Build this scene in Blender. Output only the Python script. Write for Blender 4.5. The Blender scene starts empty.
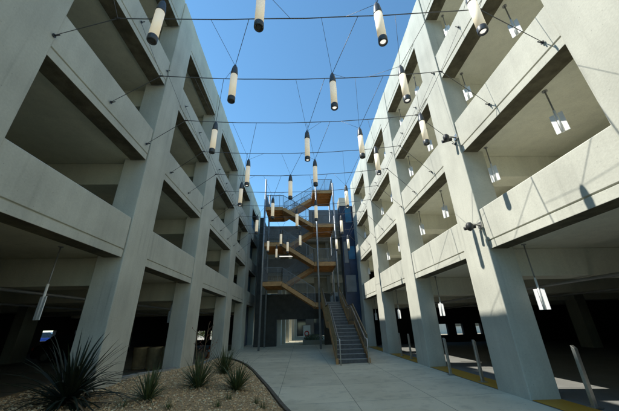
import bpy, bmesh, math, random
from mathutils import Vector, Matrix
random.seed(7)
R = math.radians
S = bpy.context.scene
col = S.collection

# ------------------------------------------------------------------ camera
CAM_Z = 1.6
PITCH, YAW, ROLL, FPX = R(23.27), R(2.242), R(-1.312), 276.45
Fv = Vector((math.sin(YAW)*math.cos(PITCH), math.cos(YAW)*math.cos(PITCH), math.sin(PITCH)))
Rt = Vector((math.cos(YAW), -math.sin(YAW), 0)); Up = Rt.cross(Fv)
R2 = Rt*math.cos(ROLL) + Up*math.sin(ROLL); U2 = -Rt*math.sin(ROLL) + Up*math.cos(ROLL)
cd = bpy.data.cameras.new('camera'); cam = bpy.data.objects.new('camera', cd); col.objects.link(cam)
m = Matrix.Identity(4)
for i in range(3):
    m[i][0] = R2[i]; m[i][1] = U2[i]; m[i][2] = -Fv[i]
m[2][3] = CAM_Z
cam.matrix_world = m
cd.sensor_fit = 'HORIZONTAL'; cd.sensor_width = 36; cd.lens = FPX/619*36
cd.clip_start = .05; cd.clip_end = 2000
S.camera = cam

# ------------------------------------------------------------------ sky, sun, exposure
SUN = Vector((-1, .13, 1.27)).normalized()            # towards the sun
sun_el = math.asin(SUN.z); sun_az = math.atan2(SUN.x, SUN.y)
w = bpy.data.worlds.new('World'); S.world = w; w.use_nodes = True
nt = w.node_tree; bg = nt.nodes['Background']
sky = nt.nodes.new('ShaderNodeTexSky'); sky.sky_type = 'NISHITA'; sky.sun_disc = False
sky.sun_elevation = sun_el; sky.sun_rotation = sun_az
sky.air_density = 1.0; sky.dust_density = .0; sky.ozone_density = 3.2
tint = nt.nodes.new('ShaderNodeMix'); tint.data_type = 'RGBA'; tint.blend_type = 'MULTIPLY'; tint.inputs[0].default_value = 1
tint.inputs[7].default_value = (.73, 1.01, .99, 1)                       # clear dry air: a purer blue
nt.links.new(sky.outputs[0], tint.inputs[6]); nt.links.new(tint.outputs[2], bg.inputs[0]); bg.inputs[1].default_value = .142
sd = bpy.data.lights.new('sun', 'SUN'); sd.energy = 3.75; sd.angle = R(.5); sd.color = (1, .97, .88)
so = bpy.data.objects.new('sun', sd); col.objects.link(so)
so.rotation_euler = SUN.to_track_quat('Z', 'Y').to_euler()
S.view_settings.view_transform = 'Standard'; S.view_settings.look = 'None'
S.view_settings.gamma = 1; S.view_settings.exposure = .76; S.view_settings.use_curve_mapping = False
S.cycles.max_bounces = 9; S.cycles.diffuse_bounces = 7

# ------------------------------------------------------------------ materials
def nodes(name):
    mt = bpy.data.materials.new(name); mt.use_nodes = True
    n = mt.node_tree; return mt, n, n.nodes['Principled BSDF']
def mat(name, c, rough=.7, metal=0, vary=.12, scale=3, bump=.0, bscale=40, emit=None, estr=0, spec=.4):
    mt, n, b = nodes(name)
    b.inputs['Roughness'].default_value = rough; b.inputs['Metallic'].default_value = metal
    b.inputs['Specular IOR Level'].default_value = spec
    tc = n.nodes.new('ShaderNodeTexCoord')
    nz = n.nodes.new('ShaderNodeTexNoise'); nz.inputs['Scale'].default_value = scale; nz.inputs['Detail'].default_value = 5
    rp = n.nodes.new('ShaderNodeValToRGB')
    rp.color_ramp.elements[0].position = .3; rp.color_ramp.elements[1].position = .72
    rp.color_ramp.elements[0].color = (*[x*(1-vary) for x in c], 1); rp.color_ramp.elements[1].color = (*[min(1, x*(1+vary)) for x in c], 1)
    n.links.new(tc.outputs['Object'], nz.inputs['Vector']); n.links.new(nz.outputs[0], rp.inputs[0]); n.links.new(rp.outputs[0], b.inputs['Base Color'])
    if bump:
        n2 = n.nodes.new('ShaderNodeTexNoise'); n2.inputs['Scale'].default_value = bscale; n2.inputs['Detail'].default_value = 4
        bp = n.nodes.new('ShaderNodeBump'); bp.inputs['Strength'].default_value = bump; bp.inputs['Distance'].default_value = .02
        n.links.new(tc.outputs['Object'], n2.inputs['Vector']); n.links.new(n2.outputs[0], bp.inputs['Height']); n.links.new(bp.outputs[0], b.inputs['Normal'])
    if emit:
        b.inputs['Emission Color'].default_value = (*emit, 1); b.inputs['Emission Strength'].default_value = estr
    return mt
def concrete(name, c, streak=.055, blotch=.13, drip=.3, bump=.25):
    """cast concrete: cloudy blotches, vertical run marks, fine grain"""
    mt, n, b = nodes(name); N = n.nodes.new; L = n.links.new
    b.inputs['Roughness'].default_value = .82; b.inputs['Specular IOR Level'].default_value = .25
    tc = N('ShaderNodeTexCoord')
    def noise(scale, det, mp=None):
        q = N('ShaderNodeTexNoise'); q.inputs['Scale'].default_value = scale; q.inputs['Detail'].default_value = det
        if mp:
            mm = N('ShaderNodeMapping'); mm.inputs['Scale'].default_value = mp; L(tc.outputs['Object'], mm.inputs[0]); L(mm.outputs[0], q.inputs['Vector'])
        else: L(tc.outputs['Object'], q.inputs['Vector'])
        return q
    big = noise(.9, 6); st = noise(1, 5, (5, 5, .35)); fine = noise(28, 6); pan = noise(.35, 2)
    def rng(src, lo, hi, a=.25, z=.75):
        r = N('ShaderNodeMapRange'); r.inputs['From Min'].default_value = a; r.inputs['From Max'].default_value = z
        r.inputs['To Min'].default_value = lo; r.inputs['To Max'].default_value = hi; L(src, r.inputs[0]); return r.outputs[0]
    f = rng(big.outputs[0], 1-blotch, 1+blotch*.6)
    for s_ in (rng(st.outputs[0], 1-streak, 1+streak*.4, .3, .6), rng(fine.outputs[0], .93, 1.05), rng(pan.outputs[0], .93, 1.05)):
        mu = N('ShaderNodeMath'); mu.operation = 'MULTIPLY'; L(f, mu.inputs[0]); L(s_, mu.inputs[1]); f = mu.outputs[0]
    vo = N('ShaderNodeTexVoronoi'); vo.inputs['Scale'].default_value = 9; L(tc.outputs['Object'], vo.inputs['Vector'])
    vr = N('ShaderNodeMapRange'); vr.inputs['From Min'].default_value = .05; vr.inputs['From Max'].default_value = .09; vr.inputs['To Min'].default_value = .72; vr.inputs['To Max'].default_value = 1; L(vo.outputs[0], vr.inputs[0])
    dr = noise(1, 6, (9, 9, .22)); dm = noise(.55, 3); d1 = rng(dr.outputs[0], 0, 1, .55, .75); d2 = rng(dm.outputs[0], 0, 1, .5, .7)
    dd = N('ShaderNodeMath'); dd.operation = 'MULTIPLY'; L(d1, dd.inputs[0]); L(d2, dd.inputs[1])
    ds = N('ShaderNodeMath'); ds.operation = 'MULTIPLY_ADD'; ds.inputs[1].default_value = -drip; ds.inputs[2].default_value = 1; L(dd.outputs[0], ds.inputs[0])
    for s_ in (vr.outputs[0], ds.outputs[0]):
        mu = N('ShaderNodeMath'); mu.operation = 'MULTIPLY'; L(f, mu.inputs[0]); L(s_, mu.inputs[1]); f = mu.outputs[0]
    vm = N('ShaderNodeVectorMath'); vm.operation = 'SCALE'; vm.inputs[0].default_value = c; L(f, vm.inputs['Scale'])
    L(vm.outputs[0], b.inputs['Base Color'])
    bp = N('ShaderNodeBump'); bp.inputs['Strength'].default_value = bump; bp.inputs['Distance'].default_value = .01
    L(fine.outputs[0], bp.inputs['Height']); L(bp.outputs[0], b.inputs['Normal'])
    return mt
def paving():
    mt, n, b = nodes('path concrete'); N = n.nodes.new; L = n.links.new
    b.inputs['Roughness'].default_value = .7; b.inputs['Specular IOR Level'].default_value = .35
    tc = N('ShaderNodeTexCoord'); sx = N('ShaderNodeSeparateXYZ'); L(tc.outputs['Object'], sx.inputs[0])
    def joint(sock, per, off):
        a = N('ShaderNodeMath'); a.operation = 'ADD'; a.inputs[1].default_value = off; L(sock, a.inputs[0])
        p = N('ShaderNodeMath'); p.operation = 'PINGPONG'; p.inputs[1].default_value = per/2; L(a.outputs[0], p.inputs[0])
        l = N('ShaderNodeMath'); l.operation = 'LESS_THAN'; l.inputs[1].default_value = .007; L(p.outputs[0], l.inputs[0]); return l.outputs[0]
    mx = N('ShaderNodeMath'); mx.operation = 'MAXIMUM'; L(joint(sx.outputs[0], 1.75, .55), mx.inputs[0]); L(joint(sx.outputs[1], 1.9, .3), mx.inputs[1])
    n1 = N('ShaderNodeTexNoise'); n1.inputs['Scale'].default_value = .8; n1.inputs['Detail'].default_value = 7; L(tc.outputs['Object'], n1.inputs['Vector'])
    n2 = N('ShaderNodeTexNoise'); n2.inputs['Scale'].default_value = 90; n2.inputs['Detail'].default_value = 3; L(tc.outputs['Object'], n2.inputs['Vector'])
    rp = N('ShaderNodeValToRGB'); rp.color_ramp.elements[0].position = .3; rp.color_ramp.elements[1].position = .7
    rp.color_ramp.elements[0].color = (.66, .59, .42, 1); rp.color_ramp.elements[1].color = (.79, .715, .53, 1); L(n1.outputs[0], rp.inputs[0])
    r2 = N('ShaderNodeValToRGB'); r2.color_ramp.elements[0].color = (.8, .8, .8, 1); r2.color_ramp.elements[1].color = (1.1, 1.1, 1.1, 1); L(n2.outputs[0], r2.inputs[0])
    mu = N('ShaderNodeMix'); mu.data_type = 'RGBA'; mu.blend_type = 'MULTIPLY'; mu.inputs[0].default_value = 1; L(rp.outputs[0], mu.inputs[6]); L(r2.outputs[0], mu.inputs[7])
    mj = N('ShaderNodeMix'); mj.data_type = 'RGBA'; L(mx.outputs[0], mj.inputs[0]); L(mu.outputs[2], mj.inputs[6]); mj.inputs[7].default_value = (.25, .235, .17, 1)
    def cell(sock, per, off):
        a = N('ShaderNodeMath'); a.operation = 'ADD'; a.inputs[1].default_value = off; L(sock, a.inputs[0])
        q = N('ShaderNodeMath'); q.operation = 'DIVIDE'; q.inputs[1].default_value = per; L(a.outputs[0], q.inputs[0])
        fl = N('ShaderNodeMath'); fl.operation = 'FLOOR'; L(q.outputs[0], fl.inputs[0]); return fl.outputs[0]
    cx = N('ShaderNodeCombineXYZ'); L(cell(sx.outputs[0], 1.75, .55), cx.inputs[0]); L(cell(sx.outputs[1], 1.9, .3), cx.inputs[1])
    wn = N('ShaderNodeTexWhiteNoise'); wn.noise_dimensions = '2D'; L(cx.outputs[0], wn.inputs['Vector'])
    st = N('ShaderNodeTexNoise'); st.inputs['Scale'].default_value = 2.6; st.inputs['Detail'].default_value = 8; st.inputs['Roughness'].default_value = .65; L(tc.outputs['Object'], st.inputs['Vector'])
    m1 = N('ShaderNodeMapRange'); m1.inputs['To Min'].default_value = .9; m1.inputs['To Max'].default_value = 1.03; L(wn.outputs['Value'], m1.inputs[0])
    m2 = N('ShaderNodeMapRange'); m2.inputs['From Min'].default_value = .3; m2.inputs['From Max'].default_value = .48; m2.inputs['To Min'].default_value = .76; m2.inputs['To Max'].default_value = 1; L(st.outputs[0], m2.inputs[0])
    vo = N('ShaderNodeTexVoronoi'); vo.inputs['Scale'].default_value = 3.1; L(tc.outputs['Object'], vo.inputs['Vector'])
    m3 = N('ShaderNodeMapRange'); m3.inputs['From Min'].default_value = .03; m3.inputs['From Max'].default_value = .06; m3.inputs['To Min'].default_value = .62; m3.inputs['To Max'].default_value = 1; L(vo.outputs[0], m3.inputs[0])
    q1 = N('ShaderNodeMath'); q1.operation = 'MULTIPLY'; L(m1.outputs[0], q1.inputs[0]); L(m2.outputs[0], q1.inputs[1])
    q2 = N('ShaderNodeMath'); q2.operation = 'MULTIPLY'; L(q1.outputs[0], q2.inputs[0]); L(m3.outputs[0], q2.inputs[1])
    sc = N('ShaderNodeVectorMath'); sc.operation = 'SCALE'; L(mj.outputs[2], sc.inputs[0]); L(q2.outputs[0], sc.inputs['Scale'])
    L(sc.outputs[0], b.inputs['Base Color'])
    bp = N('ShaderNodeBump'); bp.inputs['Strength'].default_value = .15; bp.inputs['Distance'].default_value = .01; L(n2.outputs[0], bp.inputs['Height']); L(bp.outputs[0], b.inputs['Normal'])
    return mt
def tactile():
    mt, n, b = nodes('tactile yellow'); N = n.nodes.new; L = n.links.new
    b.inputs['Roughness'].default_value = .6
    tc = N('ShaderNodeTexCoord'); v = N('ShaderNodeTexVoronoi'); v.inputs['Scale'].default_value = 16; v.inputs['Randomness'].default_value = 0
    L(tc.outputs['Object'], v.inputs['Vector'])
    rp = N('ShaderNodeValToRGB'); rp.color_ramp.elements[0].position = .25; rp.color_ramp.elements[1].position = .4
    rp.color_ramp.elements[0].color = (.75, .4, .03, 1); rp.color_ramp.elements[1].color = (.55, .28, .025, 1)
    L(v.outputs[0], rp.inputs[0]); L(rp.outputs[0], b.inputs['Base Color'])
    bp = N('ShaderNodeBump'); bp.invert = True; bp.inputs['Strength'].default_value = .6; bp.inputs['Distance'].default_value = .008; L(v.outputs[0], bp.inputs['Height']); L(bp.outputs[0], b.inputs['Normal'])
    return mt
M = dict(
    conc=concrete('facade concrete', (.575, .57, .49), blotch=.18),
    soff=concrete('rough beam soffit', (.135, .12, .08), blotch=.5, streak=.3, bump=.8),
    ceil=concrete('deck concrete', (.64, .62, .49)),
    dark=concrete('shade-toned garage wall', (.035, .036, .036)),  # near-black walls: the interior's shade is put into the colour
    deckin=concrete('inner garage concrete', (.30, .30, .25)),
    ceil_lit=concrete('lit deck concrete', (.78, .77, .66), blotch=.08, drip=.1), floor=concrete('garage floor concrete', (.22, .22, .205)),  # right decks made lighter than the left: bounced sunlight put into the colour
    path=paving(), tact=tactile(),
    kerb=concrete('kerb concrete', (.40, .39, .35)),
    ground=mat('dry ground', (.32, .28, .21), .95, vary=.2, scale=.5, bump=.3),
    soil=mat('gravel soil', (.46, .31, .16), .95, vary=.35, scale=30, bump=.8, bscale=60),
    steel=mat('brushed steel', (.55, .54, .51), .38, .9, .15, 12),
    galv=mat('galvanised post', (.30, .32, .34), .5, .6, .15, 6),
    cable=mat('steel cable', (.13, .13, .13), .5, .5),
    bracket=mat('dark bracket', (.05, .05, .05), .5, .4),
    cap=mat('lantern cap', (.10, .105, .11), .45, .5, .2, 20),
    cream=mat('cream lantern glass', (.9, .84, .68), .45, 0, .05, 30, emit=(1, .82, .55), estr=.2),
    lens=mat('lamp lens', (.9, .9, .85), .3, emit=(1, .96, .86), estr=.55),
    lens_off=mat('dark lens', (.12, .12, .12), .2),
    white=mat('white enamel', (.9, .91, .91), .4, vary=.04),
    grey=mat('grey rod', (.30, .30, .30), .45, .5),
    bronze=mat('dark bronze', (.17, .13, .07), .45, .5, .2, 8), gold=mat('bronze gold paint', (.43, .245, .10), .55, .1, .22, 4),
    goldd=mat('brown underside panel', (.50, .235, .07), .55, .1, .25, 3),
    char=mat('charcoal steel', (.075, .08, .085), .55, .4, .2, 6),
    meshgrey=mat('grey railing mesh', (.17, .18, .19), .5, .5, .15, 6), tread=mat('stair tread', (.13, .13, .13), .75, vary=.2, scale=9),
    nosing=mat('stair nosing', (.34, .34, .33), .6),
    panel=mat('grey cladding', (.20, .21, .215), .6, .1, .15, 2),
    dpanel=mat('dark cladding', (.055, .055, .05), .7, 0, .25, 3),
    navy=mat('navy panel', (.012, .03, .075), .35, .1, .3, 2),
    teal=mat('teal panel', (.015, .12, .24), .35, .1, .25, 2),
    edging=mat('brown metal edging', (.13, .105, .075), .7, .2, .3, 8), beige=mat('beige wall', (.34, .31, .23), .8, 0, .2, 2), pale=mat('pale render', (.62, .60, .52), .8, vary=.08, scale=2),
    tan=mat('tan planter', (.42, .33, .19), .8, vary=.2, scale=6),
    orange=mat('orange plastic', (.75, .14, .03), .5),
    red=mat('red print', (.6, .05, .04), .5),
    rubber=mat('rubber', (.02, .02, .02), .8), glass=mat('dark car glass', (.02, .025, .03), .08, spec=.7),
    hl=mat('headlight glass', (.75, .77, .8), .15, spec=.7), tl=mat('tail light', (.35, .02, .02), .25),
    stalk=mat('flower stalk', (.20, .13, .07), .8), pink=mat('dry pods', (.25, .10, .07), .8),
)
def leafmat(name, c, vary=.35):
    mt = mat(name, c, .55, 0, vary, 8); return mt
M['agave'] = leafmat('dark agave leaf', (.018, .024, .011)); M['yucca'] = leafmat('yucca leaf', (.085, .105, .035)); M['grass'] = leafmat('tuft leaf', (.10, .13, .045))
M['hedge'] = leafmat('hedge leaf', (.12, .17, .03)); M['deadleaf'] = leafmat('dry leaf', (.24, .19, .10)); M['bark'] = mat('bark', (.12, .09, .06), .9)
M['peb'] = mat('pebbles', (.66, .44, .23), .9, vary=.5, scale=9)

# ------------------------------------------------------------------ mesh helpers
class MB:
    def __init__(s): s.v = []; s.f = []; s.m = []; s.sm = []
    def add(s, vs, fs, mi=0, smooth=False):
        o = len(s.v); s.v += [tuple(p) for p in vs]
        for f in fs: s.f.append([o+i for i in f]); s.m.append(mi); s.sm.append(smooth)
    def box(s, x0, x1, y0, y1, z0, z1, mi=0, bottom=None):
        vs = [(x, y, z) for z in (z0, z1) for y in (y0, y1) for x in (x0, x1)]
        fs = [(4, 5, 7, 6), (0, 1, 5, 4), (1, 3, 7, 5), (3, 2, 6, 7), (2, 0, 4, 6)]
        s.add(vs, fs, mi); s.add(vs, [(0, 2, 3, 1)], mi if bottom is None else bottom)
        return s
    def bar(s, p0, p1, w, h, mi=0, up=(0, 0, 1)):
        p0 = Vector(p0); p1 = Vector(p1); d = (p1-p0).normalized(); up = Vector(up)
        if abs(d.dot(up)) > .99: up = Vector((0, 1, 0))
        sd_ = d.cross(up).normalized()*w/2; u = sd_.cross(d).normalized()*h/2
        vs = [q+a*sd_+b*u for q in (p0, p1) for a, b in ((-1, -1), (1, -1), (1, 1), (-1, 1))]
        s.add(vs, [(3, 2, 1, 0), (4, 5, 6, 7), (0, 1, 5, 4), (1, 2, 6, 5), (2, 3, 7, 6), (3, 0, 4, 7)], mi); return s
    def tube(s, pts, r, n=8, mi=0, cap=True):
        pts = [Vector(p) for p in pts]; rs = r if isinstance(r, (list, tuple)) else [r]*len(pts); rings = []
        for i, p in enumerate(pts):
            d = (pts[min(i+1, len(pts)-1)]-pts[max(i-1, 0)]).normalized()
            a = d.cross(Vector((0, 0, 1)) if abs(d.z) < .95 else Vector((1, 0, 0))).normalized(); b = d.cross(a)
            rings += [p+rs[i]*(a*math.cos(2*math.pi*k/n)+b*math.sin(2*math.pi*k/n)) for k in range(n)]
        fs = [(i*n+k, i*n+(k+1) % n, (i+1)*n+(k+1) % n, (i+1)*n+k) for i in range(len(pts)-1) for k in range(n)]
        s.add(rings, fs, mi, True)
        if cap: s.add(rings, [tuple(range(n))[::-1], tuple((len(pts)-1)*n+k for k in range(n))], mi)
        return s
    def prism(s, prof, y0, y1, mi=0, axis='y', mis=None):
        """closed profile of (x,z) swept along y (or (y,z) swept along x)"""
        n = len(prof)
        P = (lambda a, c, t: (a, t, c)) if axis == 'y' else (lambda a, c, t: (t, a, c))
        vs = [P(a, c, y0) for a, c in prof]+[P(a, c, y1) for a, c in prof]
        for i in range(n): s.add([vs[i], vs[(i+1) % n], vs[n+(i+1) % n], vs[n+i]], [(0, 1, 2, 3)], mis[i] if mis else mi)
        s.add(vs, [tuple(range(n))[::-1], tuple(range(n, 2*n))], mi); return s
    def build(s, name, mats, parent=None, loc=None, bevel=0):
        me = bpy.data.meshes.new(name); me.from_pydata(s.v, [], s.f); me.polygons.foreach_set('material_index', s.m); me.polygons.foreach_set('use_smooth', s.sm)
        for q in (mats if isinstance(mats, (list, tuple)) else [mats]): me.materials.append(M[q] if isinstance(q, str) else q)
        bm = bmesh.new(); bm.from_mesh(me); bmesh.ops.remove_doubles(bm, verts=bm.verts, dist=1e-5); bmesh.ops.recalc_face_normals(bm, faces=bm.faces); bm.to_mesh(me); bm.free()
        o = bpy.data.objects.new(name, me); col.objects.link(o)
        if parent is not None: o.parent = parent
        if loc: o.location = loc
        if bevel:
            b = o.modifiers.new('bevel', 'BEVEL'); b.width = bevel; b.segments = 2; b.limit_method = 'ANGLE'
        return o
def tag(o, label=None, cat=None, group=None, kind=None):
    if label: o['label'] = label
    if cat: o['category'] = cat
    if group: o['group'] = group
    if kind: o['kind'] = kind
    return o
def thing(name, label, cat, loc=(0, 0, 0), rz=0, group=None):
    o = bpy.data.objects.new(name, None); col.objects.link(o); o.location = loc; o.rotation_euler = (0, 0, rz)
    o.empty_display_size = .1; return tag(o, label, cat, group)
def copy_tree(o, parent=None):
    c = o.copy(); col.objects.link(c)
    if parent is not None: c.parent = parent
    for ch in list(o.children): copy_tree(ch, c)
    return c
ORD = ['first', 'second', 'third', 'fourth', 'fifth', 'sixth', 'seventh', 'eighth', 'ninth', 'tenth', 'eleventh', 'twelfth', 'thirteenth', 'fourteenth']
LV = [(3.22, 4.27), (6.042, 7.10), (8.93, 9.96), (11.834, 13.31)]         # spandrel beams, bottom and top
A, B = 4.387, 4.675                                                       # facade planes
LC = [(-7.3, -6.1), (-2.45, -1.3), (2.35, 3.532), (6.971, 8.045), (11.68, 13.019), (17.469, 18.856), (22.7, 24.1), (28.2, 29.5)]
RC = [(-7.3, -6.2), (-2.5, -1.4), (2.05, 3.203), (6.592, 7.624), (11.416, 12.533), (16.423, 17.596), (21.5, 22.6)]
GR = .08                                                                  # right floor level

# ------------------------------------------------------------------ ground
tag(MB().box(-300, 300, -200, 500, -1, -.06).build('ground', 'ground'), kind='structure')
def gz(x): t = max(0, min(1, (x-.5)/(B-.5))); return GR*t
def edge(y):                                                              # planter edge of the path
    pts = [(-6, 2.6), (3, .9), (7.16, -.36), (9, -.84), (10.87, -1.37), (12.5, -1.83), (14, -2.32), (15.2, -2.8), (16.2, -3.3), (17.1, -3.85), (17.8, -4.4), (18.3, -A-.65), (60, -A-.65)]
    for (y0, x0), (y1, x1) in zip(pts, pts[1:]):
        if y <= y1: return x0+(x1-x0)*(y-y0)/(y1-y0)
    return -A-.65
pm = MB(); NX = 24; ys = [-6+i*.5 for i in range(141)]
vs = []; 
for y in ys:
    x0 = edge(max(y, -6)); x1 = B+.05 if y < 23.2 else 9
    for i in range(NX+1): x = x0+(x1-x0)*i/NX; vs.append((x, y, gz(x)))
pm.add(vs, [(j*(NX+1)+i, j*(NX+1)+i+1, (j+1)*(NX+1)+i+1, (j+1)*(NX+1)+i) for j in range(len(ys)-1) for i in range(NX)])
tag(pm.build('path', 'path'), kind='structure')
# tactile strip between the right columns
ts = MB()
for (a0, a1), (b0, b1) in zip(RC[1:], RC[2:]): ts.box(B+.03, B+.64, a1+.004, b0-.004, GR+.005, GR+.012)
tag(ts.build('tactile_paving', 'tact'), kind='structure')

# gravel mound with pebbles
def H(y):
    for (y0, h0), (y1, h1) in zip([(-10, .42), (8, .42), (12, .22), (14.5, .03), (19, -.03)], [(8, .42), (12, .22), (14.5, .03), (19, -.03), (60, 0)]):
        if y <= y1: return h0+(h1-h0)*(y-y0)/(y1-y0)
    return 0
def gh(x, y):
    e = edge(y); t = max(0, min(1, (e-x)/(e+A))) if e > -A+.1 else 1
    return H(y)*(t**.8)-.015+.02*math.sin(3.1*x+1.7*y)*min(1, t*4)
gm = MB(); vs = []; gy = [-5+i*.25 for i in range(96)]; GX = 40
for y in gy:
    e = edge(y)-.1; x0 = -A-.7 if y > 8 else -A-1.6
    for i in range(GX+1): x = x0+(e-x0)*i/GX; vs.append((x, y, gh(x, y)))
gm.add(vs, [(j*(GX+1)+i, j*(GX+1)+i+1, (j+1)*(GX+1)+i+1, (j+1)*(GX+1)+i) for j in range(len(gy)-1) for i in range(GX)], 0, True)
rnd = random.Random(3); cnt = 0
while cnt < 16000:
    y = 4.2+13*rnd.random()**1.35; e = edge(y)-.13; x0 = max(-A-1.4, -.75*y-1) if y < 8 else -A-.6
    if x0 >= e: continue
    x = x0+(e-x0)*rnd.random(); r = rnd.uniform(.010, .026)*(1+.02*y); z = gh(x, y)+r*.3
    a = rnd.random()*6.3; el = rnd.uniform(.7, 1.4)
    p = [(0, 0, .8), (0, 0, -.6)]+[(math.cos(a+k*math.pi/2)*(el if k % 2 else 1)*rnd.uniform(.8, 1.15), math.sin(a+k*math.pi/2)*(el if k % 2 else 1), rnd.uniform(-.15, .2)) for k in range(4)]
    gm.add([(x+q[0]*r, y+q[1]*r, z+q[2]*r) for q in p], [(0, 2, 3), (0, 3, 4), (0, 4, 5), (0, 5, 2), (1, 3, 2), (1, 4, 3), (1, 5, 4), (1, 2, 5)], 1 if rnd.random() < .8 else 2)
    cnt += 1
M['peb2'] = mat('pale pebbles', (.8, .64, .40), .9, vary=.3, scale=12)
tag(gm.build('gravel', ['soil', 'peb', 'peb2']), 'tan gravel filling the planting bed beside the path', 'gravel', kind='stuff')
kb = MB(); pts = [(edge(y), y) for y in [-6+.4*i for i in range(62)]]
for (x0, y0), (x1, y1) in zip(pts, pts[1:]):
    kb.add([(x0-.09, y0, -.3), (x0-.003, y0, -.3), (x0-.003, y0, .045), (x0-.09, y0, .045), (x1-.09, y1, -.3), (x1-.003, y1, -.3), (x1-.003, y1, .045), (x1-.09, y1, .045)], [(3, 2, 6, 7), (1, 5, 6, 2), (0, 3, 7, 4)])
tag(kb.build('bed_kerb', 'edging'), 'thin dark edging between the gravel bed and the concrete path', 'kerb')
kb = MB()
for y0, y1 in ((8.05, 11.67), (13.03, 17.46)):
    for k in range(6):
        a_ = y0+(y1-y0)*k/6; b_ = y0+(y1-y0)*(k+1)/6; za = gh(-A-.1, a_)+.07; zb_ = gh(-A-.1, b_)+.07
        kb.add([(x, y, z) for y, zz in ((a_, za), (b_, zb_)) for x, z in ((-A-.3, -.3), (-A-.12, -.3), (-A-.12, zz), (-A-.3, zz))], [(0, 1, 2, 3), (4, 7, 6, 5), (3, 2, 6, 7), (1, 5, 6, 2), (0, 3, 7, 4)])
tag(kb.build('garage_kerb', 'kerb'), 'pale concrete kerb between the gravel bed and the left garage floor', 'kerb')

# ------------------------------------------------------------------ parking garages
def garage(side, cols, label, depth, zf, endy, windows):
    sx = -1 if side == 'L' else 1; X = A if side == 'L' else B
    g = thing('parking_garage', label, 'garage', (sx*X, 0, 0)); ox = -sx*X
    def bx(mb, d0, d1, y0, y1, z0, z1, mi=0, bottom=None):                # depth measured inward from the facade plane
        a, b = sorted((sx*d0, sx*d1)); mb.box(a, b, y0, y1, z0, z1, mi, bottom)
    y_a = cols[0][0]; CM = 'ceil' if side == 'L' else 'ceil_lit'
    for c0, c1 in cols:
        mb = MB(); bx(mb, 0, .65, c0, c1, -.2, 13.31); mb.build('column', 'conc', g, bevel=.02)
    for (z0, z1) in LV:
        for (p0, p1), (q0, q1) in zip(cols, cols[1:]):
            # moulded spandrel beam: drip groove near the bottom, rough dark soffit
            y0, y1 = p1-.003, q0-.055
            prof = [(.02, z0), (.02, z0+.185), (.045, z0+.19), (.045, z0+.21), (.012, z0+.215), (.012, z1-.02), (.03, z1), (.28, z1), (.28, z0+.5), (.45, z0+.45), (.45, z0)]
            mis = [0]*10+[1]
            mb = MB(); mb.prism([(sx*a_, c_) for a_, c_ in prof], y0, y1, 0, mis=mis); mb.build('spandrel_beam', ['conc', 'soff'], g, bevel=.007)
    for li, (z0, z1) in enumerate(LV):
        mb = MB(); zc = z0+.07
        bx(mb, .452, depth, y_a, endy, zc, zc+.28); mb.build('deck', CM, g)
        for c0, c1 in cols:                                              # cross beams on the column lines
            mb = MB(); bx(mb, .652, depth-.01, c0+.25, c1-.15, zc-.70, zc-.002); mb.build('cross_beam', CM, g, bevel=.015)
        for dp in (2.6, 6.4):
            mb = MB(); mb.tube([(sx*dp, y_a+.4, zc-.78), (sx*dp, endy-.1, zc-.78)], .045, 8); mb.build('sprinkler_pipe', 'grey', g)
    # a row of inner columns, the far wall and the end wall
    for c0, c1 in cols:
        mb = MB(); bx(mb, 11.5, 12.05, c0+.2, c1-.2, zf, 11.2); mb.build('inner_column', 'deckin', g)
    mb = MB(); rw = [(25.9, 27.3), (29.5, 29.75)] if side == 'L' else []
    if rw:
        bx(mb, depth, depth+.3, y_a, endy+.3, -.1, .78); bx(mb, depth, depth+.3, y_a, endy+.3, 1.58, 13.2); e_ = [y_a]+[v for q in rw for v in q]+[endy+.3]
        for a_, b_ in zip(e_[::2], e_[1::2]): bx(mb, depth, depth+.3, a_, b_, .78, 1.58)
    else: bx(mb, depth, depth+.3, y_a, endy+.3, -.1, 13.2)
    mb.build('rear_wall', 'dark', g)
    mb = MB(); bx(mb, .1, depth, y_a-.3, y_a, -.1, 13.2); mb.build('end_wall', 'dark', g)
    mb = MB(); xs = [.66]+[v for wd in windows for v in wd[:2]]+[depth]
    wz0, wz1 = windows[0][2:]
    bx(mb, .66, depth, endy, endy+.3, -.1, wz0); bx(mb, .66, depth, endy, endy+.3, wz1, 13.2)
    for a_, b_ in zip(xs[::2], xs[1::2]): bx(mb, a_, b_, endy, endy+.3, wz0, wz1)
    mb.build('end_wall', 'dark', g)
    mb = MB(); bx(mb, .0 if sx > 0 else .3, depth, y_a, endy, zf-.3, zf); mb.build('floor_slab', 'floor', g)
    return g
gl = garage('L', LC, 'shaded concrete parking garage with four open decks on the left side', 17, -.04, 30.2, [(.8, 1.15, .42, 1.22), (1.5, 2.2, .42, 1.22), (3.85, 4.5, .42, 1.22), (5.0, 5.8, .42, 1.22)])
gr = garage('R', RC, 'sunlit concrete parking garage with four open decks on the right side', 17, GR, 24.0, [(2.65, 3.1, .6, 1.4), (6.4, 7.2, .6, 1.4), (7.85, 8.45, .6, 1.4), (9.5, 9.95, .6, 1.4)])

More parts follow.
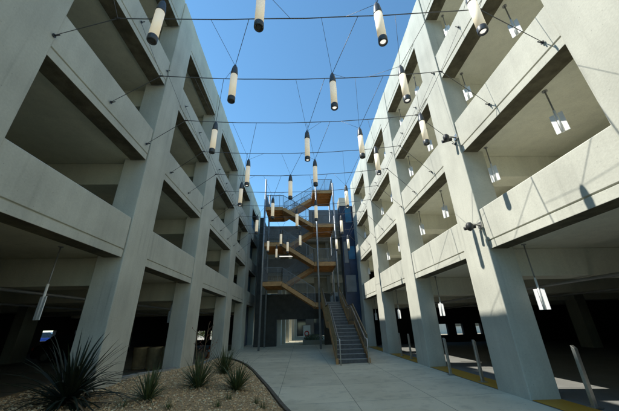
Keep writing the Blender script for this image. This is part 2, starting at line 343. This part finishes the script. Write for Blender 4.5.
# ------------------------------------------------------------------ pendant fixtures
def make_pendant(D=0):
    t = thing('pendant_fixture', 'x', 'light fixture')
    MB().tube([(0, 0, -.02), (0, 0, .012)], .05, 12).build('ceiling_plate', 'grey', t)
    MB().tube([(0, 0, -1.12+D), (0, 0, -.02)], .015, 8).build('rod', 'grey', t)
    mb = MB(); mb.tube([(0, 0, -1.5+D), (0, 0, -.8+D*.62)], .024, 10); mb.build('lamp_tube', 'white', t)
    for s_ in (-1, 1):
        a_, b_ = sorted((.032*s_, .112*s_)); MB().box(a_, b_, -.008, .008, -1.5+D, -1.05+D).build('blade', 'white', t, bevel=.004)
        MB().box(min(.02*s_, a_), max(.034*s_, a_) if s_ > 0 else -.02, -.006, .006, -1.3+D, -1.26+D).build('blade_clip', 'grey', t)
    return t
pend = {}
def put_pendant(x, y, z, rz, label, s=0):
    if s not in pend: pend[s] = make_pendant(s); o = pend[s]
    else: o = copy_tree(pend[s])
    o.location = (x, y, z); o.rotation_euler = (0, 0, rz); tag(o, label, group='pendant fixtures hung inside the garage decks'); return o
DK = ['ground level', 'second level', 'third level', 'top covered level']
for li, (z0, z1) in enumerate(LV):
    zc = z0+.07
    for bi in range(2, 6):
        q = RC[bi+1][0] if bi+1 < len(RC) else None
        if q is None: continue
        for k, dy in enumerate((-.18, -2.25)):
            if li == 0 and k == 1: continue
            put_pendant(B+(.78 if li == 0 else .62), q+dy, zc, R(-62), f'white pendant fixture, {DK[li]} of right garage, {"beside" if k == 0 else "midway before"} its {ORD[bi-1]} column', 0 if li == 0 else .42)
for x, y, lb in ((-A-.86, 6.1, 'before the nearest left column'), (-A-1.1, 12.7, 'behind the second left column')):
    put_pendant(x, y, LV[0][0]+.07, R(-25), f'white bladed pendant fixture hanging in the dark left garage {lb}')

# ------------------------------------------------------------------ cross cables
CY = [1.85, 3.48, 5.1, 6.72, 8.35, 9.95, 11.5, 13.1, 14.7, 16.3, 17.9, 19.5]
XL, XR = -3.38, 3.68
def cz(x, k):                                                             # cable height above x
    zl, zm, zr = (6.95, 7.05, 7.42) if k < 2 else (7.3, 7.24, 7.55)
    if x < XL: return 6.45+(zl-6.45)*(x+A)/(XL+A)
    if x > XR: return 6.45+(zr-6.45)*(B-x)/(B-XR)
    t = (x-XL)/(XR-XL); return zl+(zr-zl)*t - 4*t*(1-t)*((zl+zr)/2-zm)
for k, y in enumerate(CY):
    t = thing('cross_cable', f'dark steel cable stretched across the courtyard, {ORD[k]} from the camera', 'cable', (0, y, 0), group='steel cables spanning between the two garages')
    pts = [(-A, 0, 6.45)]+[(XL+(XR-XL)*i/14, .004*math.sin(i*1.9+k), cz(XL+(XR-XL)*i/14, k)+.003*math.sin(i*2.3+k)) for i in range(15)]+[(B, 0, 6.45)]
    MB().tube(pts, [.006]+[.0105]*15+[.006], 6).build('main_rope', 'cable', t)
    for sx, X, xk in ((-1, A, XL), (1, B, XR)):
        MB().tube([(sx*X, .1, 9.45), (xk, 0, cz(xk, k))], .005, 5).build('stay_wire', 'cable', t)
        for z_, yy in ((6.45, 0), (9.45, .1)):
            mb = MB(); mb.tube([(sx*(X-.012), yy, z_), (sx*(X-.025), yy, z_)], .036, 10); mb.tube([(sx*(X-.03), yy, z_), (sx*(X-.11), yy, z_+.02)], .013, 6)
            mb.build('anchor_plate', 'bracket', t)
    for xk in (XL, XR): MB().tube([(xk-.05, 0, cz(xk, k)), (xk+.05, 0, cz(xk, k))], .018, 6).build('clamp', 'bracket', t)

# ------------------------------------------------------------------ lanterns
def ring(zs): return [(0, 0, z) for z, r in zs], [r for z, r in zs]
def make_lantern():
    t = thing('tube_lantern', 'x', 'lantern')
    p, r = ring([(-.29, .0745), (-.265, .075), (-.2, .070), (-.10, .058), (-.05, .048), (-.045, .03), (0, .028)]); MB().tube(p, r, 16).build('cap', 'cap', t)
    mb = MB(); p, r = ring([(-.90, .071), (-.29, .071)]); mb.tube(p, r, 20); mb.build('glass_tube', 'cream', t)
    mb = MB(); n = 20
    prof = [(.072, -.89), (.0755, -.9), (.0755, -.99), (.071, -1.0), (.055, -1.0), (.05, -.97)]
    vs = [(r_*math.cos(2*math.pi*k/n), r_*math.sin(2*math.pi*k/n), z_) for r_, z_ in prof for k in range(n)]
    mb.add(vs, [(i*n+k, i*n+(k+1) % n, (i+1)*n+(k+1) % n, (i+1)*n+k) for i in range(len(prof)-1) for k in range(n)], 0, True); mb.build('bottom_ring', 'cap', t)
    p, r = ring([(-.985, .034), (-.975, .042), (-.965, .049)]); MB().tube(p, r, 16).build('lens', 'lens_off', t)
    return t
lens_on = None
LN = [(-2.31, 3.05), (-.6, 2.81), (1.37, 3.02), (2.9, 2.82), (-1.36, 4.32), (.75, 4.5), (2.22, 4.28), (3.25, 5.75), (-2.27, 6.13), (.23, 6.5), (1.73, 6.36),
      (-1.7, 8.0), (.53, 8.02), (2.42, 7.27), (-.33, 9.05), (-2.25, 9.65), (1.87, 9.9), (-1.16, 11.05), (.73, 11.35), (-.13, 12.35), (-2.14, 13.14), (2.13, 13.3),
      (-1.09, 15.5), (.02, 15.8), (-.78, 17.2), (-1.99, 16.95), (2.3, 16.75), (3.02, 16.7), (-1.62, 18.9)]
rows = {}
for i, (x, y) in enumerate(LN):
    k = max(j for j, c in enumerate(CY) if c < y); rows.setdefault(k, []).append((x, y, i))
l0 = None; lit = {5, 2, 3, 9, 6, 13, 16, 15, 11}
me_lit = None
for k, lst in rows.items():
    lst.sort()
    for q, (x, y, i) in enumerate(lst):
        if l0 is None: l0 = make_lantern(); o = l0
        else: o = bpy.data.objects.new('tube_lantern', None); col.objects.link(o); o['category'] = 'lantern'; [copy_tree(ch, o) for ch in l0.children if not ch.name.startswith('hanger')]
        o.location = (x, y, 6.75); o.rotation_euler = (0, 0, 0)
        if i in lit:
            for ch in o.children:
                if ch.name.startswith('lens'):
                    if me_lit is None: me_lit = ch.data.copy(); me_lit.materials[0] = M['lens']
                    ch.data = me_lit
        pos = 'alone there' if len(lst) == 1 else f'{ORD[q]} from left'
        tag(o, f'cream tube lantern between {ORD[k]} and {ORD[k+1]} nearest cross cables, {pos}', group='cream tube lanterns hung over the courtyard')
        ya, yb = CY[k]-y, CY[k+1]-y
        for dx, yy, kk, rr in ((.42, ya, k, .006), (-.30, ya, k, .004), (.45 if i % 2 else -.45, yb, k+1, .004)):
            MB().tube([(0, 0, -.01), (dx, yy, cz(x+dx, kk)-6.75)], rr, 5).build('hanger_wire', 'cable', o)

# ------------------------------------------------------------------ security cameras on the second right column
def sec_cam(loc, label, s=1):
    t = thing('security_camera', label, 'camera', loc, group='security cameras on the right garage columns')
    MB().box(-.03, -.001, -.08, .08, -.08, .08).build('wall_plate', 'steel', t)
    MB().tube([(-.03, 0, 0), (-.22, -.0, .03), (-.34, -.05, .03)], .022, 8).build('arm', 'steel', t)
    p = [(-.34, -.05, .05), (-.34, -.05, 0), (-.34, -.05, -.08), (-.34, -.05, -.14), (-.34, -.05, -.165)]
    MB().tube(p, [.05, .085, .085, .06, .02], 14).build('dome', 'bracket', t)
    MB().tube([(-.1, .08, .0), (-.36, .16, -.04)], .05, 12).build('bullet_housing', 'bracket', t)
sec_cam((B, 6.62, 3.86), 'dark dome security camera on the sunlit column, lower of the two')
sec_cam((B, 6.62, 6.62), 'dark twin security camera on the sunlit column, higher of the two')

# ------------------------------------------------------------------ bollards
b0 = None
for n_, (x, y) in enumerate(((5.38, 5.95), (4.86, 8.5), (4.62, 9.75), (4.95, 13.9), (4.95, 15.2))):
    if b0 is None:
        b0 = thing('bollard', 'x', 'bollard'); mb = MB()
        mb.add([(-.036, -.036, 0), (.036, -.036, 0), (.036, .036, 0), (-.036, .036, 0), (-.036, -.036, .97), (.036, -.036, .97), (.036, .036, 1.02), (-.036, .036, 1.02)], [(0, 3, 2, 1), (4, 5, 6, 7), (0, 1, 5, 4), (1, 2, 6, 5), (2, 3, 7, 6), (3, 0, 4, 7)])
        mb.build('post', 'steel', b0, bevel=.006)
        MB().box(-.09, .09, -.09, .09, 0, .012).build('base_plate', 'steel', b0, bevel=.003); o = b0
    else: o = copy_tree(b0)
    o.location = (x, y, GR+.012); tag(o, ['stainless post bollard nearest the camera at the right edge', 'stainless post bollard just past the big near right column, nearer of the pair', 'stainless post bollard just past the big near right column, farther of the pair', 'slim steel bollard beyond the second right column, nearer one', 'slim steel bollard beyond the second right column, farther one'][n_], group='steel bollards along the right garage')

# ------------------------------------------------------------------ stair tower
TY0, TY1, TYM = 21.5, 24.4, 22.95
tw = thing('stair_tower', 'open zigzag stair tower with golden stringers at the end of the courtyard', 'stair tower', (0, 0, 0))
for x, y in ((-2.88, TY0-.12), (1.40, TY0-.12), (2.88, TY0-.12), (-2.88, TY1+.12), (2.88, TY1+.12)):
    MB().tube([(x, y, gz(x)-.02), (x, y, 12.9 if x > -2 else 13.3)], .075, 12).build('post', 'galv', tw)
RL = [3.05, 6.05, 9.2, 12.3]; ML = [4.6, 7.65, 10.75]
def railing(p0, p1, name='railing', par=tw, h=1.07, sp=.062):
    p0 = Vector(p0); p1 = Vector(p1); L_ = (p1-p0).length; n = max(2, int(L_/sp)); mb = MB(); up = Vector((0, 0, 1))
    for z_, w_ in ((h, .045), (.1, .03)): mb.bar(p0+up*z_, p1+up*z_, w_, w_*.8)
    for i in range(n+1):
        q = p0+(p1-p0)*i/n; r_ = .022 if i % 18 == 0 or i == n else .0085
        mb.bar(q+up*.0 if r_ > .01 else q+up*.1, q+up*h, r_*1.6, r_*1.6)
    return mb.build(name, 'meshgrey', par)
def landing(x0, x1, z):
    mb = MB(); f = .29
    mb.box(x0, x1, TY0, TY0+.07, z-f, z+.02); mb.box(x0, x1, TY1-.07, TY1, z-f, z+.02)
    mb.box(x0, x0+.07, TY0+.07, TY1-.07, z-f, z+.02); mb.box(x1-.07, x1, TY0+.07, TY1-.07, z-f, z+.02)
    mb.box(x0+.07, x1-.07, TY0+.07, TY1-.07, z-.14, z-.08, 1)
    n = 5
    for i in range(1, n): yy = TY0+(TY1-TY0)*i/n; mb.box(x0+.07, x1-.07, yy-.03, yy+.03, z-.27, z-.14, 1)
    mb.box(x0+.07, x1-.07, TY0+.07, TY1-.07, z-.08, z-.0, 2)
    return mb.build('landing', ['gold', 'goldd', 'char'], tw)
def flight(xa, za, xb, zb, y0, y1):
    """straight flight from (xa,za) to (xb,zb): two golden stringers, pan, treads"""
    mb = MB()
    for yy in (y0+.03, y1-.03): mb.bar((xa, yy, za-.16), (xb, yy, zb-.16),   .06, .28)
    mb.bar((xa, (y0+y1)/2, za-.24), (xb, (y0+y1)/2, zb-.24), y1-y0-.12, .03, 1)
    mb.build('flight', ['gold', 'goldd'], tw)
    st = MB(); n = max(8, int(abs(zb-za)/.165))
    for i in range(n):
        xs = sorted((xa+(xb-xa)*i/n, xa+(xb-xa)*(i+1)/n)); z = max(za, zb)-abs(zb-za)*((i+.5)/n) if za > zb else za+(zb-za)*(i+.5)/n
        st.box(xs[0], xs[1], y0+.062, y1-.062, z-.03, z)
    st.build('tread_run', 'tread', tw)
for z in RL[1:]: landing(1.1, 2.84, z)
landing(1.1, 2.84, RL[0])
for z in ML: landing(-2.84, -1.38, z)
for i, z in enumerate(ML):
    flight(-1.38, z, 1.1, RL[i], TY0, TYM-.05); railing((-1.38, TY0+.03, z), (1.1, TY0+.03, RL[i])); railing((-2.84, TY0+.03, z), (-1.38, TY0+.03, z)); railing((-2.80, TY0+.03, z), (-2.80, TY1-.03, z))
    flight(1.1, RL[i+1], -1.38, z, TYM+.05, TY1); railing((1.1, TYM+.08, RL[i+1]), (-1.38, TYM+.08, z))
    railing((-1.38, TY1-.03, z), (1.1, TY1-.03, RL[i+1]))
for i, z in enumerate(RL[1:]): railing((1.1, TY0+.03, z), (2.84, TY0+.03, z)); railing((2.81, TY0+.03, z), (2.81, TY1-.03, z))

# straight entrance flight with its guards
es = thing('entrance_staircase', 'straight wide staircase rising from the path to the first landing', 'staircase', (0, 0, 0))
SX0, SX1 = 1.55, 2.92; z0s = .04; ZM = 1.54
FL = [(13.45, z0s, 16.3, ZM, 9), (17.95, ZM, 21.3, RL[0], 9)]              # two flights with a landing between
for ya, za, yb, zb, n_ in FL:
    mb = MB(); nb = MB()
    run = (yb-ya)/n_; ris = (zb-za)/n_
    for i in range(n_):
        y = ya+i*run; z = za+(i+1)*ris
        mb.box(SX0+.05, SX1-.05, y, y+run+.02, z-.05, z-.004); mb.box(SX0+.05, SX1-.05, y+.004, y+.03, z-ris-.002, z-.05)
        nb.box(SX0+.06, SX1-.06, y-.018, y+.03, z-.028, z)
    so_ = mb.build('steps', 'tread', es); nb.build('step_nosing', 'nosing', so_)
MB().box(SX0+.05, SX1-.05, 16.32, 17.95, ZM-.2, ZM-.004).build('mid_landing', 'tread', es)
MB().box(SX0+.05, SX1-.05, 21.32, TY0-.002, RL[0]-.2, RL[0]-.004).build('top_landing', 'tread', es)
up = Vector((0, 0, 1))
for x in (SX0, SX1):
    path_ = [(13.38, z0s+.02), (16.3, ZM), (17.95, ZM), (21.3, RL[0]), (21.46, RL[0])]
    mb = MB()
    for (a_, za), (b_, zb) in zip(path_, path_[1:4]): mb.bar((x, a_, za+.02), (x, b_, zb+.02), .05, .32)
    mb.box(x-.05, x+.05, 13.3, 13.45, z0s-.04, z0s+.2)
    mb.build('stringer', 'gold', es)
    gmb = MB()
    for (a_, za), (b_, zb) in zip(path_, path_[1:]):
        pa, pb = Vector((x, a_, za)), Vector((x, b_, zb)); gmb.bar(pa+up*1.06, pb+up*1.06, .045, .05); gmb.bar(pa+up*.26, pb+up*.26, .025, .03)
        n_ = max(2, int((b_-a_)/.11))
        for i in range(n_+1):
            q = pa+(pb-pa)*i/n_; w_ = .045 if i == 0 or i == n_//2 else .010; gmb.bar(q+up*.1, q+up*1.06, w_, w_)
    gmb.build('guard', 'bronze', es)
    xi = x+(.1 if x < 2 else -.1); h = MB()
    h.tube([(xi, 12.95, z0s+.95), (xi, 13.3, z0s+.95)]+[(xi, a_, za+.97) for a_, za in path_[1:4]], .026, 10); h.tube([(xi, 12.95, z0s-.02), (xi, 12.95, z0s+.95)], .024, 8)
    for (a_, za), (b_, zb) in zip(path_, path_[1:4]):
        for i in range(3): t_ = (i+.5)/3; h.tube([(x, a_+(b_-a_)*t_, za+(zb-za)*t_+.86), (xi, a_+(b_-a_)*t_, za+(zb-za)*t_+.94)], .012, 6)
    h.build('handrail', 'steel', es)

# ------------------------------------------------------------------ link building behind the tower, with the passage under it
lb = thing('link_building', 'dark clad building crossing the courtyard end with an open passage below', 'building', (0, 0, 0))
BY = 25.2
MB().box(-3.85, 2.6, BY, BY+.25, 2.02, 4.05).build('passage_fascia', 'dpanel', lb)
MB().box(-3.85, -2.0, BY+.02, BY+.6, -.02, 2.02).build('side_wall', 'dpanel', lb)
MB().box(2.0, 3.6, BY+.02, BY+.6, 0, 2.02).build('side_wall', 'dpanel', lb)
MB().box(-3.86, -3.5, BY+.3, BY+5.6, 2.1, 11.3).build('side_wall', 'dpanel', lb)
for z, x0 in ((6.0, -3.49), (9.15, -3.49)):
    MB().box(x0, 4.6, BY+.3, 31, z-.3, z).build('deck', 'deckin', lb)
    for xa, xb, mt_ in ((x0, .9, 'panel'), (.905, 4.6, 'beige')):
        mb = MB(); mb.box(xa, xb, BY+.05, BY+.12, z-.05, z+1.15)
        for i in range(int((xb-xa)/.1)): xx = xa+.03+i*.1; mb.box(xx, xx+.045, BY+.02, BY+.048, z-.04, z+1.14)
        mb.build('balustrade', mt_, lb)
MB().box(-3.9, 5.2, 31, 31.3, 4.75, 11.2).build('rear_wall', 'beige', lb)
MB().box(.9, 4.9, BY+.35, BY+.5, 9.152, 12.1).build('upper_wall', 'panel', lb)
for (x0, x1, za, zb_) in ((1.3, 2.7, 4.3, 5.6), (.9, 3.4, 7.3, 8.8), (-3.4, -1.9, 6.02, 8.7), (-3.4, .9, 9.17, 10.3)): MB().box(x0, x1, BY+1.2, BY+1.4, za, zb_).build('inner_wall', 'beige', lb)
for x in (-3.3, -.9, 2.6): MB().box(x-.15, x+.15, BY+.5, BY+.8, 4.06 if x > -2 else 2.1, 9.1).build('pillar', 'deckin', lb)
MB().box(-1.9, 0.1, BY+.29, BY+.36, 7.42, 7.5).build('tube_light', M['lens'], lb)
# blue clad shafts either side
for nm, x0, x1, y0, y1, lbx in (('right', 3.6, 5.05, 22.72, 24.0, 'navy blue clad lift shaft between stair tower and sunlit garage'),):
    t = thing('lift_shaft', lbx, 'lift shaft', (0, 0, 0))
    MB().box(x0, x1, y0, y1, 0, 11.3).build('core', 'navy', t); MB().box(x0-.04, x0+.7, y0-.05, y1, 11.302, 12.1).build('cap', 'pale', t)
    for (a_, b_, c_, d_, m_) in ((.42, .95, 9.7, 11.2, 'teal'), (.1, .4, 8.2, 10.6, 'navy'), (.45, 1.0, 6.5, 7.6, 'teal'), (.1, .9, 3.9, 5.2, 'panel'), (.5, 1.1, 5.3, 6.3, 'navy'), (.1, .42, 6.2, 8.0, 'panel')):
        MB().box(x0+a_, x0+b_, y0-.04, y0-.002, c_, d_).build('panel', m_, t)
t = thing('blue_wall', 'navy blue clad wall inside the last bay of the left garage', 'wall', (0, 0, 0))
MB().box(-A-.75, -A-.5, 24.2, 28.1, 0, 11.6).build('core', 'navy', t)
for j in range(3): MB().box(-A-.5+.002, -A-.46, 24.6+j*.4, 27.6, 4.6+j*2.9, 5.9+j*2.9).build('panel', 'teal', t)

# things beyond the passage
for k in range(6):
    y = 26.6+2.4*k; x = -1.95+.10*(y-25.4)
    tag(MB().box(x-.2, x+.16, y-.45, y+.45, -.02, 5.2).build('passage_pillar', 'pale', bevel=.02), f'pale square pillar beyond the passage, {ORD[k]} along its left side', 'pillar', 'pale pillars lining the far walkway')
M['fshade'] = mat('shaded render', (.12, .115, .10), .85, vary=.15, scale=1)  # pale render darkened, shade beyond the passage carried by the colour
fb = thing('far_building', 'grey low building closing the view beyond the passage', 'building', (0, 46, 0))
MB().box(-9, 9, 0, 6, -.1, 9.5).build('wall', 'fshade', fb)
for k in range(5):
    MB().box(-7.5+3.2*k, -5.6+3.2*k, -.06, .02, .1, 2.6).build('window', 'glass', fb); MB().box(-7.5+3.2*k, -5.6+3.2*k, -.06, .02, 3.9, 5.6).build('window', 'glass', fb)
rg = thing('shade_block', 'added grey block shading the ground on the left beyond the passage', 'building', (0, 0, 0))  # added block, keeps the sun off the ground beyond the passage
MB().box(-5.3, -4.6, 34, 45.5, -.1, 12.5).build('wall', 'deckin', rg)
for k in range(5):
    MB().box(-4.6+.002, -4.5, 34.4+2.2*k, 35.9+2.2*k, .0, 2.6).build('bay_opening', 'dpanel', rg); MB().box(-4.6+.002, -4.5, 34.4+2.2*k, 35.9+2.2*k, 3.6, 5.6).build('bay_opening', 'dpanel', rg)
cp = thing('walkway_canopy', 'dark flat canopy roofing the walkway beyond the passage', 'canopy', (0, 0, 0))
MB().box(-2.4, 4.4, 31.5, 44, 5.2, 5.45).build('roof', 'dpanel', cp)
for y in (33, 38, 43): MB().tube([(3.9, y, -.02), (3.9, y, 5.2)], .1, 10).build('post', 'char', cp)
pb = thing('planter_box', 'low grey planter box beyond the passage', 'planter', (0, 0, 0))
MB().box(.2, 2.2, 26.2, 28.4, -.02, .34).build('box', 'deckin', pb, bevel=.02)
def leaves(mb, c, r, n, size, rn, mi=0):
    for _ in range(n):
        while True:
            p = Vector((rn.uniform(-1, 1), rn.uniform(-1, 1), rn.uniform(-1, 1)))
            if p.length <= 1: break
        q = Vector((c[0]+p.x*r[0], c[1]+p.y*r[1], c[2]+p.z*r[2])); a = Vector((rn.gauss(0, 1), rn.gauss(0, 1), rn.gauss(0, 1))).normalized(); b_ = a.orthogonal().normalized(); s_ = size*rn.uniform(.6, 1.3)
        mb.add([q-a*s_, q+b_*s_*.4, q+a*s_, q-b_*s_*.4], [(0, 1, 2, 3)], mi)
rn = random.Random(5); mb = MB(); leaves(mb, (1.2, 27.3, .5), (.9, 1, .3), 900, .08, rn); mb.build('shrub', 'yucca', pb)
# standing sign
sg = thing('standing_sign', 'white standing sign with a red ring beyond the passage', 'sign', (0, 0, 0))
MB().box(.27, .98, 30, 30.06, .42, 1.52).build('board', 'white', sg)
n = 28; vs = [(.62+r_*math.cos(2*math.pi*k/n), 29.99, .78+r_*math.sin(2*math.pi*k/n)) for r_ in (.15, .25) for k in range(n)]
mb = MB(); mb.add(vs, [(k, (k+1) % n, n+(k+1) % n, n+k) for k in range(n)]); mb.build('red_ring', 'red', sg)
for x in (.36, .89): MB().tube([(x, 30.03, -.02), (x, 30.03, .42)], .03, 8).build('leg', 'char', sg)
# outdoors seen through the garage windows
for k, (x, y) in enumerate(((-7.4, 35.6), (-10.2, 36), (-12.2, 36.3), (-15.5, 36.5))):
    t = thing('hedge_tree', f'sunlit yellow green tree behind the left garage, {ORD[k]} from the walkway', 'tree', (x, y, 0), group='small trees behind the left garage')
    MB().tube([(0, 0, -.1), (.05, 0, .8), (0, .05, 1.6)], [.1, .08, .05], 8).build('trunk', 'bark', t)
    mb = MB(); rr = random.Random(k); 
    for j in range(6): leaves(mb, (rr.uniform(-.9, .9), rr.uniform(-.6, .6), 1.2+rr.uniform(-.4, 1.4)), (.7, .7, .5), 350, .09, rr)
    mb.build('crown', 'hedge', t)
nb_ = thing('neighbour_building', 'sunlit pale building seen through the right garage windows', 'building', (20, 44, 0))
MB().box(-9, 14, 0, 6, -.1, 6).build('wall', 'pale', nb_)
for k in range(6): MB().box(-8+3.4*k, -6.4+3.4*k, -.05, .02, .9, 2.3).build('window', 'glass', nb_)

# ------------------------------------------------------------------ planting
def blade(mb, base, az, el, L_, w_, droop, mi=0, n=6):
    d = Vector((math.cos(az)*math.cos(el), math.sin(az)*math.cos(el), math.sin(el))); p = Vector(base); side = Vector((-math.sin(az), math.cos(az), 0)); L0 = []
    for i in range(n+1):
        t = i/n; wd = w_*(1-t)**.7*(.55+.9*min(t*3, 1)*.5)
        nrm = side.cross(d).normalized(); L0.append((p-side*wd/2+nrm*wd*.18, p.copy(), p+side*wd/2+nrm*wd*.18))
        d = (d+Vector((0, 0, -droop/n))).normalized(); p = p+d*L_/n
    vs = [q for tr in L0 for q in tr]; mb.add(vs, [(i*3+j, i*3+j+1, i*3+j+4, i*3+j+3) for i in range(n) for j in range(2)], mi, True)
def rosette(name, label, cat, loc, n, L_, w_, elr, droop, mt, seed, group=None, trunk=None, rise=0):
    rr = random.Random(seed); t = thing(name, label, cat, loc, group=group); mb = MB()
    for i in range(n):
        el = R(rr.uniform(*elr)); r0 = rr.uniform(.0, .05); az = rr.random()*6.283
        dead = el < R(32) and rr.random() < .3; blade(mb, (r0*math.cos(az), r0*math.sin(az), rr.uniform(0, rise)), az, el-(.35 if dead else 0), L_*rr.uniform(.55, 1.12), w_*rr.uniform(.7, 1.1), droop*rr.uniform(.3, 2.0), 1 if dead else 0)
    mb.build('foliage', [mt, 'deadleaf' if mt != 'agave' else 'stalk'], t)
    if trunk: MB().tube([(0, 0, -.06), (0, 0, rise)], [trunk, trunk*.8], 10).build('trunk', 'bark', t)
    return t
t = rosette('agave', 'large dark spiky agave at the lower left beside the first column', 'plant', (-4.15, 6.0, gh(-4.15, 6.0)-.02), 190, 1.3, .075, (5, 80), .85, 'agave', 11, trunk=.1, rise=.15)
g2 = 'spiky yuccas in the gravel bed'
def onbed(px, py):
    d = Fv + R2*(px-309.5)/FPX - U2*(py-205.5)/FPX; best = None
    for i in range(400):
        s_ = 4+i*.06; q = Vector((0, 0, CAM_Z))+d*s_
        if q.z <= gh(q.x, q.y): return (q.x, q.y, gh(q.x, q.y)-.02)
    return (q.x, q.y, 0)
for k, (px_, py_, L_, n, lb_) in enumerate(((147, 401, .62, 130, 'upright green yucca nearest the left columns in the gravel'), (197.5, 388, .78, 190, 'largest green yucca with tall dry flower stalks in the gravel'), (236, 391, .68, 160, 'green yucca closest to the path edge in the gravel'), (224, 374, .95, 190, 'farthest green yucca in the gravel bed near the path'))):
    t = rosette('yucca', lb_, 'plant', onbed(px_, py_), n, L_, .036, (18, 86), .4, 'yucca', 20+k, g2, trunk=.05, rise=.06)
    if k == 1:
        rr = random.Random(8)
        for j, (dx, dy, h) in enumerate(((-.25, .1, 1.35), (.05, .2, 1.5), (.22, .3, 1.15))):
            mb = MB(); pts = [(dx*t_, dy*t_, h*t_) for t_ in (0, .3, .6, .8, 1)]; mb.tube(pts, [.011, .010, .008, .006, .004], 6)
            for q in range(9):
                tt = .5+.055*q; a_ = rr.random()*6.3; b0_ = Vector((dx*tt, dy*tt, h*tt)); e_ = b0_+Vector((math.cos(a_)*.13, math.sin(a_)*.13, .1)); mb.tube([b0_, e_], .003, 4)
                mb.tube([e_, e_+Vector((0, 0, .03))], [.013, .004], 5, 1)
            mb.build('flower_stalk', ['stalk', 'pink'], t)
for k, (px_, py_) in enumerate(((122, 408), (168, 409), (217, 408), (228.5, 400), (255.6, 404), (263, 408.5))):
    rosette('grass_tuft', f'small green grass tuft at the front of the gravel, {ORD[k]} from the left', 'plant', onbed(px_, py_), 55, .21, .011, (25, 88), .5, 'grass', 40+k, 'small grass tufts along the front of the gravel')

# ------------------------------------------------------------------ things inside the garages
d0 = None
for k, (x, y) in enumerate(((-7.1, 14.1), (-6.45, 14.0), (-5.8, 13.9))):
    if d0 is None:
        d0 = thing('drum_planter', 'x', 'planter'); p, r = ring([(0, .24), (.05, .26), (.8, .30), (.86, .31), (.86, .27), (.78, .26)]); MB().tube(p, r, 24, cap=False).build('drum', 'tan', d0)
        MB().tube([(0, 0, .74), (0, 0, .78)], .262, 20).build('soil', 'soil', d0); o = d0
    else: o = copy_tree(d0)
    o.location = (x, y, -.04); tag(o, f'tan round drum planter inside the left garage, {ORD[k]} from the left', group='tan drums inside the left garage')
cn = thing('traffic_cone', 'orange traffic cone in the shade behind the yuccas', 'cone', (-5.3, 18.3, -.04))
MB().box(-.17, .17, -.17, .17, 0, .03).build('base', 'orange', cn); MB().tube([(0, 0, .03), (0, 0, .62)], [.13, .03], 16).build('body', 'orange', cn); MB().tube([(0, 0, .3), (0, 0, .42)], [.0875, .067], 16).build('reflective_band', 'white', cn)

def make_car(paint):
    t = thing('parked_car', 'x', 'car')
    sec = [(-2.2, .35, .72, .74), (-2.05, .25, .86, .82), (-1.2, .22, .95, .88), (.9, .22, .93, .88), (1.9, .24, .80, .84), (2.2, .35, .62, .74)]
    def loft(sec, zc=None):
        mb = MB(); vs = []
        for x, zl, zh, hw in sec: vs += [(x, -hw, zl), (x, -hw, (zl+zh)/2), (x, -hw*.93, zh), (x, hw*.93, zh), (x, hw, (zl+zh)/2), (x, hw, zl)]
        n = 6; mb.add(vs, [(i*n+k, i*n+(k+1) % n, (i+1)*n+(k+1) % n, (i+1)*n+k) for i in range(len(sec)-1) for k in range(n)]+[tuple(range(n))[::-1], tuple((len(sec)-1)*n+k for k in range(n))], 0, True); return mb
    loft(sec).build('body', paint, t, bevel=.03)
    mb = MB(); g = [(-1.95, .84, .80), (-1.35, 1.38, .62), (.1, 1.42, .62), (1.0, .88, .78)]
    vs = [];
    for x, z, hw in g: vs += [(x, -hw, z), (x, hw, z)]
    lo = [(-1.95, -.8, .8), (-1.95, .8, .8), (1.0, -.8, .8), (1.0, .8, .8)]
    mb.add(vs+lo, [(0, 1, 3, 2), (2, 3, 5, 4), (4, 5, 7, 6), (0, 2, 4, 6, 10, 8), (1, 9, 11, 7, 5, 3)]); mb.build('greenhouse', 'glass', t)
    mb = MB(); mb.add([(-1.33, -.6, 1.385), (.08, -.6, 1.425), (.08, .6, 1.425), (-1.33, .6, 1.385), (-1.33, -.6, 1.41), (.08, -.6, 1.45), (.08, .6, 1.45), (-1.33, .6, 1.41)], [(0, 3, 2, 1), (4, 5, 6, 7), (0, 1, 5, 4), (1, 2, 6, 5), (2, 3, 7, 6), (3, 0, 4, 7)]); mb.build('roof', paint, t)
    for x in (-1.35, 1.35):
        for s_ in (-1, 1):
            wl = MB(); wl.tube([(x, s_*.70, .32), (x, s_*.90, .32)], .32, 20); wo = wl.build('wheel', 'rubber', t); MB().tube([(x, s_*.86, .32), (x, s_*.91, .32)], .19, 14).build('rim', 'steel', wo)
    for s_ in (-1, 1):
        MB().box(2.02, 2.17, s_*.62-.13, s_*.62+.13, .56, .70).build('headlight', 'hl', t); MB().box(-2.2, -2.08, s_*.62-.13, s_*.62+.13, .64, .78).build('tail_light', 'tl', t)
    return t
M['blue'] = mat('blue car paint', (.02, .06, .35), .25, .2, spec=.6); M['silver'] = mat('silver car paint', (.45, .46, .47), .28, .5); M['wcar'] = mat('white car paint', (.7, .7, .7), .3); M['dcar'] = mat('dark car paint', (.03, .03, .035), .25, .2)
for (x, y, rz, pt, lb_) in ((-12.6, 18.4, 4, 'dcar', 'dark parked car behind the tan drums in the left garage'), (-26.5, 33.2, 20, 'blue', 'blue parked car outside, seen through the left garage rear opening'), (14.8, 9.0, 180, 'dcar', 'dark parked car deep in the dark right garage')):
    c = make_car(pt); c.location = (x, y, -.04 if x < 0 else GR); c.rotation_euler = (0, 0, R(rz)); tag(c, lb_, group='cars parked inside the garages')
